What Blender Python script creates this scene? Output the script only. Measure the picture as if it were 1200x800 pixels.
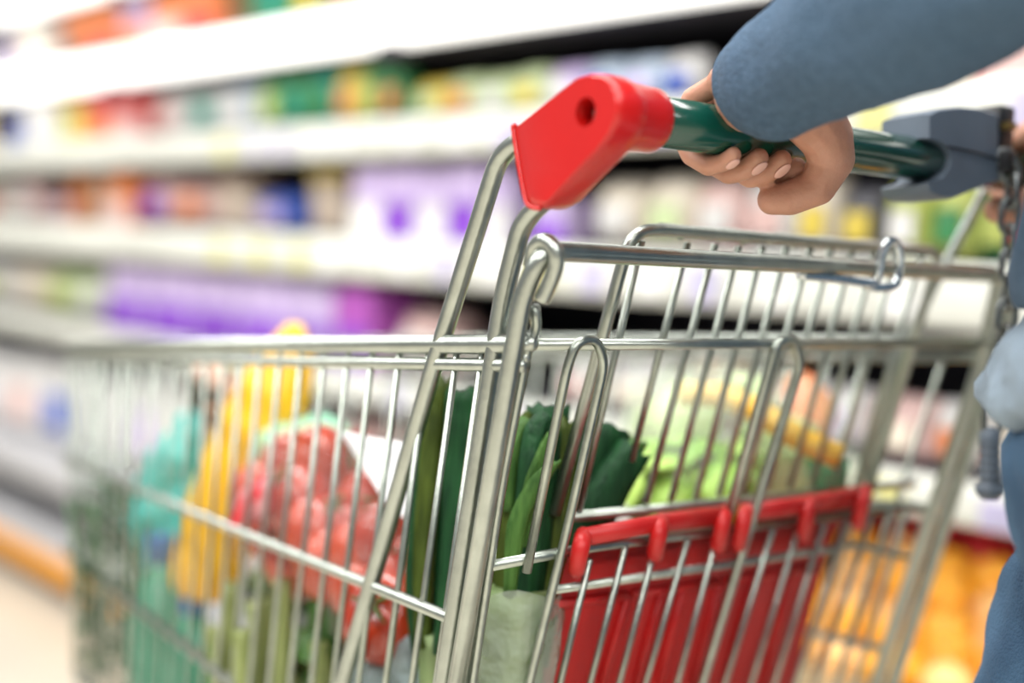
import bpy, bmesh, math, random
from mathutils import Vector as V, Matrix, noise
random.seed(7)
scene = bpy.context.scene
for o in list(bpy.data.objects): bpy.data.objects.remove(o)
C = scene.collection

# ---------------------------------------------------------------- camera
FPX = 1600.0                       # focal length in pixels of the 1200x800 frame (48 mm)
CAM_H = 0.97
_S = V((-1360, 1600, 175)).normalized()      # along the shelves
_R = V((1918, 1600, 5)).normalized()         # along the cart's push bar
_up = _R.cross(_S).normalized()
_ex = -_S; _ey = _up.cross(_ex).normalized()
def w_dir(c): c = V(c); return V((c.dot(_ex), c.dot(_ey), c.dot(_up)))
def W(c): return w_dir(c) + V((0, 0, CAM_H))
def cpt(x, y, d): return V(((x-600)/FPX*d, d, (400-y)/FPX*d))
def P(x, y, d): return W(cpt(x, y, d))
cam = bpy.data.cameras.new('camera'); cam_o = bpy.data.objects.new('camera', cam); C.objects.link(cam_o)
cam.sensor_width = 36; cam.lens = 48; cam.clip_start = 0.02
cr, cu, cb = w_dir((1,0,0)), w_dir((0,0,1)), -w_dir((0,1,0))
cam_o.matrix_world = Matrix(((cr.x,cu.x,cb.x,0),(cr.y,cu.y,cb.y,0),(cr.z,cu.z,cb.z,CAM_H),(0,0,0,1)))
cam.dof.use_dof = True; cam.dof.focus_distance = 0.835; cam.dof.aperture_fstop = 1.6
scene.camera = cam_o

# ---------------------------------------------------------------- world, lamps, exposure
wd = bpy.data.worlds.new('store'); scene.world = wd; wd.use_nodes = True
wd.node_tree.nodes['Background'].inputs[0].default_value = (0.96, 0.98, 1.0, 1)
wd.node_tree.nodes['Background'].inputs[1].default_value = 0.38
def area(name, loc, size, sy, power, target, col=(1,0.98,0.95)):
    l = bpy.data.lights.new(name, 'AREA'); l.shape = 'RECTANGLE'; l.size = size; l.size_y = sy; l.energy = power; l.color = col
    o = bpy.data.objects.new(name, l); C.objects.link(o); o.location = loc
    o.rotation_euler = (V(target)-V(loc)).to_track_quat('-Z', 'Y').to_euler()
    return o
area('ceiling_light_row', (0, 0.55, 3.1), 9, 0.30, 240, (0, 0.75, 0))
area('ceiling_light_row_middle', (0, -1.0, 3.1), 9, 0.30, 200, (0, -0.6, 0))
area('ceiling_light_row_rear', (0, -2.8, 3.1), 9, 0.30, 200, (0, -2.0, 0))
vs = scene.view_settings
vs.view_transform = 'Standard'; vs.look = 'None'; vs.gamma = 1; vs.use_curve_mapping = False; vs.exposure = -0.18

# ---------------------------------------------------------------- materials
MATS = {}
def mat(name, col, rough=0.5, metal=0.0, var=0.12, scale=30, bump=0.0, bscale=None, stretch=None, emit=0, sss=0, col2=None, coat=0, contrast=False, trans=0):
    if name in MATS: return MATS[name]
    m = bpy.data.materials.new(name); m.use_nodes = True; nt = m.node_tree; b = nt.nodes['Principled BSDF']
    b.inputs['Roughness'].default_value = rough; b.inputs['Metallic'].default_value = metal
    if coat: b.inputs['Coat Weight'].default_value = coat; b.inputs['Coat Roughness'].default_value = 0.12
    tc = nt.nodes.new('ShaderNodeTexCoord'); mp = nt.nodes.new('ShaderNodeMapping')
    if stretch: mp.inputs['Scale'].default_value = stretch
    nt.links.new(tc.outputs['Object'], mp.inputs['Vector'])
    n = nt.nodes.new('ShaderNodeTexNoise'); n.inputs['Scale'].default_value = scale; n.inputs['Detail'].default_value = 5
    nt.links.new(mp.outputs[0], n.inputs['Vector'])
    r = nt.nodes.new('ShaderNodeValToRGB')
    c2 = col2 or tuple(min(1, c*(1+var)) for c in col); c1 = col if col2 else tuple(c*(1-var) for c in col)
    r.color_ramp.elements[0].color = (*c1, 1); r.color_ramp.elements[1].color = (*c2, 1)
    r.color_ramp.elements[0].position = 0.46 if contrast else 0.3; r.color_ramp.elements[1].position = 0.54 if contrast else 0.7
    nt.links.new(n.outputs[0], r.inputs[0]); nt.links.new(r.outputs[0], b.inputs['Base Color'])
    if bump:
        n2 = nt.nodes.new('ShaderNodeTexNoise'); n2.inputs['Scale'].default_value = bscale or scale; n2.inputs['Detail'].default_value = 4
        nt.links.new(mp.outputs[0], n2.inputs['Vector'])
        bp = nt.nodes.new('ShaderNodeBump'); bp.inputs['Strength'].default_value = bump; bp.inputs['Distance'].default_value = 0.01
        nt.links.new(n2.outputs[0], bp.inputs['Height']); nt.links.new(bp.outputs[0], b.inputs['Normal'])
    if sss:
        b.inputs['Subsurface Weight'].default_value = sss; b.inputs['Subsurface Radius'].default_value = (0.012, 0.004, 0.002); b.inputs['Subsurface Scale'].default_value = 0.6
    if emit:
        b.inputs['Emission Color'].default_value = (*col, 1); b.inputs['Emission Strength'].default_value = emit
    if trans: b.inputs['Transmission Weight'].default_value = trans
    MATS[name] = m; return m
def film(name, tint=(0.9,0.95,0.95), gloss=0.25, clear=0.85, bump=0.5, bscale=40):
    if name in MATS: return MATS[name]
    m = bpy.data.materials.new(name); m.use_nodes = True; nt = m.node_tree; nt.nodes.clear()
    out = nt.nodes.new('ShaderNodeOutputMaterial'); mx = nt.nodes.new('ShaderNodeMixShader')
    t = nt.nodes.new('ShaderNodeBsdfTransparent'); t.inputs[0].default_value = (*tint, 1)
    p = nt.nodes.new('ShaderNodeBsdfPrincipled'); p.inputs['Base Color'].default_value = (*tint, 1); p.inputs['Roughness'].default_value = gloss
    n = nt.nodes.new('ShaderNodeTexNoise'); n.inputs['Scale'].default_value = bscale
    tc = nt.nodes.new('ShaderNodeTexCoord'); nt.links.new(tc.outputs['Object'], n.inputs['Vector'])
    bp = nt.nodes.new('ShaderNodeBump'); bp.inputs['Strength'].default_value = bump; bp.inputs['Distance'].default_value = 0.01
    nt.links.new(n.outputs[0], bp.inputs['Height']); nt.links.new(bp.outputs[0], p.inputs['Normal'])
    mx.inputs[0].default_value = 1-clear
    nt.links.new(t.outputs[0], mx.inputs[1]); nt.links.new(p.outputs[0], mx.inputs[2]); nt.links.new(mx.outputs[0], out.inputs[0])
    MATS[name] = m; return m
STEEL = mat('zinc_plated_steel', (0.39,0.42,0.38), 0.28, 0.95, 0.10, 60, bump=0.04, bscale=250)
WIRE  = mat('zinc_wire', (0.37,0.405,0.36), 0.30, 0.95, 0.12, 80, bump=0.04, bscale=300)
CHROME= mat('bright_wire', (0.70,0.74,0.76), 0.16, 1.0, 0.06, 60)
CHAINM= mat('chain_steel', (0.20,0.215,0.215), 0.3, 0.9, 0.2, 90)
REDP  = mat('red_plastic', (0.50,0.006,0.005), 0.30, 0, 0.05, 20, bump=0.03, bscale=400, coat=0.3)
REDD  = mat('red_seat_plastic', (0.50,0.010,0.010), 0.42, 0, 0.08, 20)
GREENH= mat('green_push_bar', (0.001,0.055,0.035), 0.20, 0, 0.1, 15, coat=0.5)
GREYP = mat('grey_lock_plastic', (0.13,0.165,0.21), 0.45, 0, 0.08, 40)
BLACKP= mat('black_plastic', (0.012,0.012,0.014), 0.45, 0, 0.1, 40)
BRASS = mat('brass', (0.5,0.35,0.12), 0.35, 1, 0.1, 40)
RUBBER= mat('grey_rubber', (0.05,0.05,0.055), 0.7, 0, 0.1, 40)
SKIN  = mat('skin', (0.47,0.225,0.145), 0.48, 0, 0.10, 45, bump=0.10, bscale=260, sss=0.25, col2=(0.58,0.30,0.21))
NAIL  = mat('finger_nail', (0.78,0.46,0.38), 0.25, 0, 0.05, 30)
KNIT  = mat('blue_knit', (0.045,0.09,0.15), 0.95, 0, 0.2, 260, bump=0.5, bscale=420, col2=(0.08,0.142,0.225))
CUFF  = mat('blue_rib_knit', (0.10,0.18,0.29), 0.9, 0, 0.2, 200, bump=0.8, bscale=260, col2=(0.18,0.285,0.43))
DENIM = mat('denim', (0.010,0.038,0.085), 0.85, 0, 0.3, 13, bump=0.4, bscale=500, col2=(0.075,0.165,0.28))
SHIRT = mat('pale_blue_cotton', (0.25,0.32,0.39), 0.9, 0, 0.1, 60, bump=0.3, bscale=120)
HAIRM = mat('brown_hair', (0.06,0.035,0.02), 0.6, 0, 0.3, 60, bump=0.6, bscale=90, stretch=(1,1,0.1))
SHOE  = mat('white_shoe', (0.7,0.7,0.68), 0.6, 0, 0.08, 30)

# ---------------------------------------------------------------- mesh helpers
def link(name, me, m, parent=None, smooth=True):
    o = bpy.data.objects.new(name, me); C.objects.link(o)
    if m is not None and not me.materials: me.materials.append(m)
    if smooth:
        for p in me.polygons: p.use_smooth = True
    if parent is not None: o.parent = parent
    return o
def root_of(o):
    while o.parent is not None: o = o.parent
    return o
def obj(name, vf, m, parent=None, smooth=True, origin=None):
    vs_, fs = vf
    if parent is not None: og = root_of(parent).location.copy()
    else:
        if origin is None:
            n = len(vs_); cx = sum(v[0] for v in vs_)/n; cy = sum(v[1] for v in vs_)/n
            origin = (cx, cy, min(v[2] for v in vs_))
        og = V(origin)
    me = bpy.data.meshes.new(name); me.from_pydata([tuple(V(v)-og) for v in vs_], [], fs); me.update()
    bm = bmesh.new(); bm.from_mesh(me); bmesh.ops.recalc_face_normals(bm, faces=bm.faces); bm.to_mesh(me); bm.free()
    o = link(name, me, m, parent, smooth)
    if parent is None: o.location = og
    return o
def tag(o, label, cat, group=None, kind=None):
    o['label'] = label; o['category'] = cat
    if group: o['group'] = group
    if kind: o['kind'] = kind
    return o
def thing(name, loc, label, cat, group=None):
    o = bpy.data.objects.new(name, None); C.objects.link(o); o.location = loc; o.empty_display_size = 0.05
    return tag(o, label, cat, group)
def flat_edges(o, ang=35):
    md = o.modifiers.new('es', 'EDGE_SPLIT'); md.split_angle = math.radians(ang)
    return o
def cat(*ms):
    vs_, fs = [], []
    for v, f in ms:
        k = len(vs_); vs_ += list(v); fs += [tuple(i+k for i in q) for q in f]
    return vs_, fs
def fillet(pts, rad, n=5):
    pts = [V(p) for p in pts]; out = [pts[0]]
    for i in range(1, len(pts)-1):
        a, b, c = pts[i-1], pts[i], pts[i+1]
        d1, d2 = (a-b), (c-b); r = min(rad, d1.length*0.48, d2.length*0.48)
        p1, p2 = b+d1.normalized()*r, b+d2.normalized()*r
        for k in range(n+1):
            t = k/n; out.append(p1*(1-t)**2 + b*2*t*(1-t) + p2*t*t)
    out.append(pts[-1]); return out
def smooth_path(pts, n=6):
    pts = [V(p) for p in pts]; out = []
    q = [pts[0]*2-pts[1]] + pts + [pts[-1]*2-pts[-2]]
    for i in range(1, len(q)-2):
        for k in range(n):
            t = k/n; p0, p1, p2, p3 = q[i-1], q[i], q[i+1], q[i+2]
            out.append(0.5*((2*p1)+(p2-p0)*t+(2*p0-5*p1+4*p2-p3)*t*t+(3*p1-p0-3*p2+p3)*t**3))
    out.append(pts[-1]); return out
def frames(path):
    n = len(path); T = []
    for i in range(n):
        a = path[max(i-1,0)]; b = path[min(i+1,n-1)]
        t = b-a; T.append(t.normalized() if t.length > 1e-9 else V((0,0,1)))
    u = T[0].orthogonal().normalized(); out = []
    for t in T:
        u = (u - t*u.dot(t))
        u = u.normalized() if u.length > 1e-6 else t.orthogonal().normalized()
        out.append((t, u, t.cross(u)))
    return out
def tube(path, r, n=10, closed=False, squash=1.0):
    path = [V(p) for p in path]
    if closed:
        ext = path[-2:]+path+path[:2]; fr = frames(ext)[2:-2]
        # fixed plane frame for closed loops
        c = sum(path, V())/len(path); nrm = (path[0]-c).cross(path[len(path)//4]-c).normalized()
        fr = [(t, nrm, t.cross(nrm)) for t, _, _ in fr]
    else: fr = frames(path)
    vs_, fs = [], []; N = len(path)
    for i, p in enumerate(path):
        rr = r[i] if isinstance(r, (list, tuple)) else r
        _, u, v = fr[i]
        for k in range(n):
            a = 2*math.pi*k/n; vs_.append(p+u*(math.cos(a)*rr)+v*(math.sin(a)*rr*squash))
    for i in range(N if closed else N-1):
        for k in range(n):
            a, b = i*n+k, i*n+(k+1) % n; j = (i+1) % N
            fs.append((a, b, j*n+(k+1) % n, j*n+k))
    if not closed:
        fs.append(tuple(range(n-1, -1, -1))); fs.append(tuple((N-1)*n+k for k in range(n)))
    return vs_, fs
def loft(rings, caps=True):
    n = len(rings[0]); vs_ = [V(p) for r in rings for p in r]; fs = []
    for i in range(len(rings)-1):
        for k in range(n): fs.append((i*n+k, i*n+(k+1) % n, (i+1)*n+(k+1) % n, (i+1)*n+k))
    if caps: fs.append(tuple(range(n-1, -1, -1))); fs.append(tuple((len(rings)-1)*n+k for k in range(n)))
    return vs_, fs
def lathe(base, axis, prof, n=24, side=None):
    axis = V(axis).normalized(); u = side or axis.orthogonal().normalized(); v = axis.cross(u)
    return loft([[V(base)+axis*h+u*(r*math.cos(2*math.pi*k/n))+v*(r*math.sin(2*math.pi*k/n)) for k in range(n)] for r, h in prof])
def box(c, ax, ay, az, sx, sy, sz, bev=0.0):
    """box centred at c with half sizes along three axes; bevel in rounded outline"""
    c = V(c); b = min(bev, sx*0.49, sy*0.49, sz*0.49)
    if b <= 0:
        vs_ = [c+ax*(i*sx)+ay*(j*sy)+az*(k*sz) for k in (-1,1) for j in (-1,1) for i in (-1,1)]
        return vs_, [(0,2,3,1),(4,5,7,6),(0,1,5,4),(2,6,7,3),(0,4,6,2),(1,3,7,5)]
    def outline(ins):
        pts = []
        for (qx, qy, a0) in ((1,1,0),(-1,1,90),(-1,-1,180),(1,-1,270)):
            for s in range(4):
                a = math.radians(a0+s*30); rr = b
                pts.append((qx*(sx-b)+math.cos(a)*(rr-ins), qy*(sy-b)+math.sin(a)*(rr-ins)))
        return pts
    rings = []
    for h, ins in ((-sz, b), (-sz+b*0.3, b*0.3), (-sz+b, 0), (sz-b, 0), (sz-b*0.3, b*0.3), (sz, b)):
        rings.append([c+ax*x+ay*y+az*h for x, y in outline(ins*0.98)])
    return loft(rings)
EX, EY, EZ = V((1,0,0)), V((0,1,0)), V((0,0,1))
def sphere(c, r, n=16, m=10, sq=(1,1,1)):
    rings = []
    for i in range(m+1):
        t = math.pi*(i+0.02)/(m+0.04)
        rings.append([V(c)+V((math.sin(t)*math.cos(2*math.pi*k/n)*r*sq[0], math.sin(t)*math.sin(2*math.pi*k/n)*r*sq[1], math.cos(t)*r*sq[2])) for k in range(n)])
    return loft(rings)
def capsules(chain):
    """union-able tapered capsules through (point, radius)"""
    out = []
    for (p, r) in chain: out.append(sphere(p, r, 14, 9))
    for (p, r), (q, s) in zip(chain, chain[1:]): out.append(tube([p, q], [r, s], 14))
    return cat(*out)
def remesh(vf, voxel, smooth=4, fac=0.5):
    me = bpy.data.meshes.new('tmp'); me.from_pydata([tuple(v) for v in vf[0]], [], vf[1])
    bm = bmesh.new(); bm.from_mesh(me); bmesh.ops.recalc_face_normals(bm, faces=bm.faces); bm.to_mesh(me); bm.free()
    o = bpy.data.objects.new('tmp', me); C.objects.link(o)
    r = o.modifiers.new('r', 'REMESH'); r.mode = 'VOXEL'; r.voxel_size = voxel
    s = o.modifiers.new('s', 'SMOOTH'); s.iterations = smooth; s.factor = fac
    dg = bpy.context.evaluated_depsgraph_get(); dg.update()
    nm = o.evaluated_get(dg).to_mesh()
    vs_ = [v.co.copy() for v in nm.vertices]; nr = [v.normal.copy() for v in nm.vertices]; fs = [tuple(p.vertices) for p in nm.polygons]
    o.evaluated_get(dg).to_mesh_clear()
    bpy.data.objects.remove(o); bpy.data.meshes.remove(me)
    return vs_, fs, nr
def wrinkle(vf, amp, scale, seed=0, axis=None, stretch=1.0):
    vs_, fs, nr = vf; out = []
    for v, n in zip(vs_, nr):
        q = v.copy()
        if axis is not None: q = q + axis*(q.dot(axis)*(stretch-1))
        out.append(v + n*amp*noise.turbulence(q*scale+V((seed,seed,seed)), 3, False))
    return out, fs
# ray / plane intersection of a frame pixel, result in world space
class Plane:
    def __init__(s, p, n): s.p = V(p); s.n = V(n).normalized()
    def cam(s, x, y):
        d = V(((x-600)/FPX, 1, (400-y)/FPX)); return d*(s.p.dot(s.n)/d.dot(s.n))
    def __call__(s, x, y): return W(s.cam(x, y))

# ---------------------------------------------------------------- store setting
shelf_dir = w_dir
def hit_floor(x, y):
    d = w_dir(V(((x-600)/FPX, 1, (400-y)/FPX))); return V((0,0,CAM_H))+d*(-CAM_H/d.z)
DSH = hit_floor(0, 672).y                      # shelf front plane, world y
def hit_shelf(x, y, off=0.0):
    d = w_dir(V(((x-600)/FPX, 1, (400-y)/FPX))); return V((0,0,CAM_H))+d*((DSH+off)/d.y)
def line_y(y0, x): return 225+(y0-225)*(x+760)/760
def sx(x, y0, off=0.0): return hit_shelf(x, line_y(y0, x), off).x
def sz(y0): return hit_shelf(0, y0).z

FLOOR = mat('cream_floor', (0.62,0.57,0.47), 0.28, 0, 0.06, 3, bump=0.02, bscale=20)
fl = obj('floor', box((0,0,-0.05), EX, EY, EZ, 7, 6, 0.05), FLOOR, smooth=False); fl['kind'] = 'structure'
WALLM = mat('dark_store_wall', (0.05,0.05,0.06), 0.8, 0, 0.1, 4)
wl = obj('wall_back', box((0, DSH+0.75, 1.5), EX, EY, EZ, 7, 0.05, 1.5), WALLM, smooth=False); wl['kind'] = 'structure'

SH_WHITE = mat('shelf_white', (0.74,0.75,0.70), 0.5, 0, 0.05, 10)
SH_RAIL = mat('price_rail', (0.68,0.69,0.63), 0.35, 0, 0.08, 14)
SH_DARK = mat('shelf_dark', (0.045,0.042,0.055), 0.7, 0, 0.2, 8)
SH_GREY = mat('shelf_grey', (0.50,0.50,0.52), 0.5, 0, 0.06, 9)
KICK = mat('orange_kick', (0.80,0.33,0.02), 0.5, 0, 0.06, 8)
LAMP = mat('light_strip', (1.0,0.99,0.96), 0.4, 0, 0.0, 5, emit=1.5)
TAGM = [mat('tag_yellow', (0.66,0.64,0.26), 0.5), mat('tag_white', (0.8,0.8,0.78), 0.5), mat('tag_lilac', (0.48,0.45,0.64), 0.5)]
FILL_GLOW = mat('fruit_fill_glow', (1.0,0.97,0.90), 0.4, 0, 0.0, 5, emit=16)  # glow for the fill strip added above the fruit
fx0 = sx(845, 512, 0.0); fx1 = sx(1200, 300)+0.35
X0, XA, XB, X1 = sx(0, 100)-2.2, sx(140, 100), sx(470, 100), sx(1200, 300)+0.9
# (name, top y0, bottom y0, kind) in the x=0 column of the frame
EDGES = [(-10, 26, 'lamp'), (86, 118, 'lamp'), (172, 199, 'rail'), (259, 290, 'rail'), (362, 382, 'rail'), (512, 548, 'grey')]
for ui, (xa, xb, lab) in enumerate(((X0, XA, 'tall white supermarket shelf unit at the far left end of the aisle'),
                                    (XA, XB, 'tall supermarket shelf unit stocked with purple boxes, left of the cart handle'),
                                    (XB, X1, 'tall supermarket shelf unit behind the handle and the fruit, right of the picture'))):
    cx, hx = (xa+xb)/2, (xb-xa)/2-0.004
    u = thing('supermarket_shelf', (cx, DSH+0.3, 0), lab, 'shelf', 'shelf units along the aisle')
    obj('back_panel', box((cx, DSH+0.62, 1.25), EX, EY, EZ, hx, 0.02, 1.23), SH_DARK, u, False)
    obj('kick_plate', box((cx, DSH+0.02, (sz(622)+0.03)/2+0.02), EX, EY, EZ, hx, 0.02, (sz(622)-0.03)/2-0.01, 0.004), KICK, u)
    obj('plinth', box((cx, DSH+0.30, 0.05), EX, EY, EZ, hx, 0.24, 0.05), SH_DARK, u, False)
    obj('base_deck', box((cx, DSH+0.30, (sz(600)+sz(622))/2), EX, EY, EZ, hx, 0.30, (sz(600)-sz(622))/2-0.001, 0.006), SH_GREY, u)
    for (a, b, kd) in EDGES:
        za, zb = sz(a), sz(b)
        bd = obj('shelf_board', box((cx, DSH+0.31, zb+0.012 if kd == 'lamp' else za-0.014), EX, EY, EZ, hx, 0.29, 0.011), SH_DARK if kd != 'grey' else SH_GREY, u, False)
        m = LAMP if kd == 'lamp' else (SH_RAIL if kd == 'rail' else SH_GREY)
        e = obj('light_strip' if kd == 'lamp' else 'price_rail', box((cx, DSH+0.005, (za+zb)/2), EX, EY, EZ, hx, 0.014, (za-zb)/2, 0.005), m, u)
        if kd == 'lamp': obj('strip_bracket', box((xb-0.03, DSH+0.01, zb-0.006), EX, EY, EZ, 0.03, 0.02, 0.014, 0.004), SH_DARK, u)
        if kd == 'rail':
            x = max(xa, -2.6)+0.05
            while x < min(xb, 1.9)-0.06:
                obj('price_tag', box((x, DSH-0.012, (za+zb)/2-0.004), EX, EY, EZ, random.uniform(0.018,0.03), 0.002, (za-zb)*0.33), random.choice(TAGM), e, False)
                x += random.uniform(0.09, 0.2)
    if ui == 2:
        lm = obj('fruit_fill_strip', box(((fx0+xb)/2, DSH+0.12, sz(362)-0.033), EX, EY, EZ, (xb-fx0)/2-0.02, 0.012, 0.006, 0.003), FILL_GLOW, u)  # hidden glowing strip added under the board to brighten the fruit crates
    for x in (xa+0.02, xb-0.02):
        obj('upright', box((x, DSH+0.57, 1.25), EX, EY, EZ, 0.015, 0.02, 1.23), SH_DARK, u, False)

# products: kind, px0, px1, height fraction, colours, phrase
def pm(c, c2=None, r=0.45):
    key = 'pack_%02x%02x%02x' % tuple(int(q*255) for q in c) + ('_%02x%02x%02x' % tuple(int(q*255) for q in c2) if c2 else '')
    return mat(key, c, r, 0, 0.12, 22, col2=c2, contrast=bool(c2))
def pillow(c, hx, hy, hz, n=10):
    rings = []
    for i in range(n+1):
        t = i/n; z = (t*2-1)*hz
        k = max(0.06, (1-abs(t*2-1)**2.6))**0.55; wob = 1+0.04*math.sin(9*t+c[0]*7)
        rings.append([V(c)+V((hx*(0.9+0.1*k)*wob*sgnp(math.cos(a), 0.55), hy*k*sgnp(math.sin(a), 0.8), z)) for a in [2*math.pi*j/20 for j in range(20)]])
    return loft(rings)
def sgnp(v, p): return math.copysign(abs(v)**p, v)
def product(kind, xa, xb, zb, h, y, c, c2, name, label, cat_, group):
    cx, hx = (xa+xb)/2, max(0.012, (xb-xa)/2*0.96); dep = min(0.09, max(0.04, hx*1.1))
    m = pm(c); m2 = pm(c2) if c2 else None
    base = V((cx, y+dep, zb+0.0005))
    if kind == 'box':
        u = thing(name, base, label, cat_, group)
        obj('carton_body', box(base+EZ*(h/2), EX, EY, EZ, hx, dep, h/2, 0.004), m, u)
        if m2: obj('printed_panel', box(base+EZ*(h*0.25)-EY*dep, EX, EY, EZ, hx*0.97, 0.0015, h*0.235), m2, u, False)
    elif kind == 'bag':
        u = thing(name, base, label, cat_, group)
        obj('bag_body', pillow(base+EZ*(h/2), hx, dep*0.8, h/2), m, u)
        if m2: obj('printed_label', box(base+EZ*(h*0.42)-EY*(dep*0.8), EX, EY, EZ, hx*0.6, 0.004, h*0.2, 0.003), m2, u)
    elif kind == 'tub':
        u = thing(name, base, label, cat_, group)
        obj('tub_body', lathe(base, EZ, [(hx*0.84,0),(hx*0.9,h*0.05),(hx*0.98,h*0.85)], 24), m, u)
        obj('lid', lathe(base, EZ, [(hx*1.02,h*0.851),(hx*1.02,h*0.96),(hx*0.95,h)], 24), m2 or m, u)
    elif kind == 'bottle':
        u = thing(name, base, label, cat_, group)
        obj('bottle_body', lathe(base, EZ, [(hx*0.85,0),(hx*0.95,h*0.04),(hx*0.95,h*0.6),(hx*0.8,h*0.72),(hx*0.35,h*0.85),(hx*0.33,h*0.9)], 20), m, u)
        obj('cap', lathe(base, EZ, [(hx*0.4,h*0.9),(hx*0.4,h)], 16), m2 or m, u)
WHT, CRM, PNK, LIL, PUR = (0.80,0.79,0.78), (0.80,0.72,0.60), (0.80,0.55,0.52), (0.62,0.50,0.80), (0.22,0.06,0.52)
ORG, RED, GRN, TEAL, YLW, YGR, BLU, LBL, BEI, BRN, GRY, MAG = (0.80,0.25,0.08), (0.62,0.07,0.07), (0.05,0.25,0.09), (0.01,0.30,0.22), (0.80,0.62,0.10), (0.55,0.62,0.16), (0.05,0.12,0.55), (0.55,0.66,0.80), (0.55,0.45,0.36), (0.20,0.10,0.06), (0.45,0.44,0.46), (0.45,0.10,0.50)
PGR = (0.62,0.74,0.42)
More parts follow.
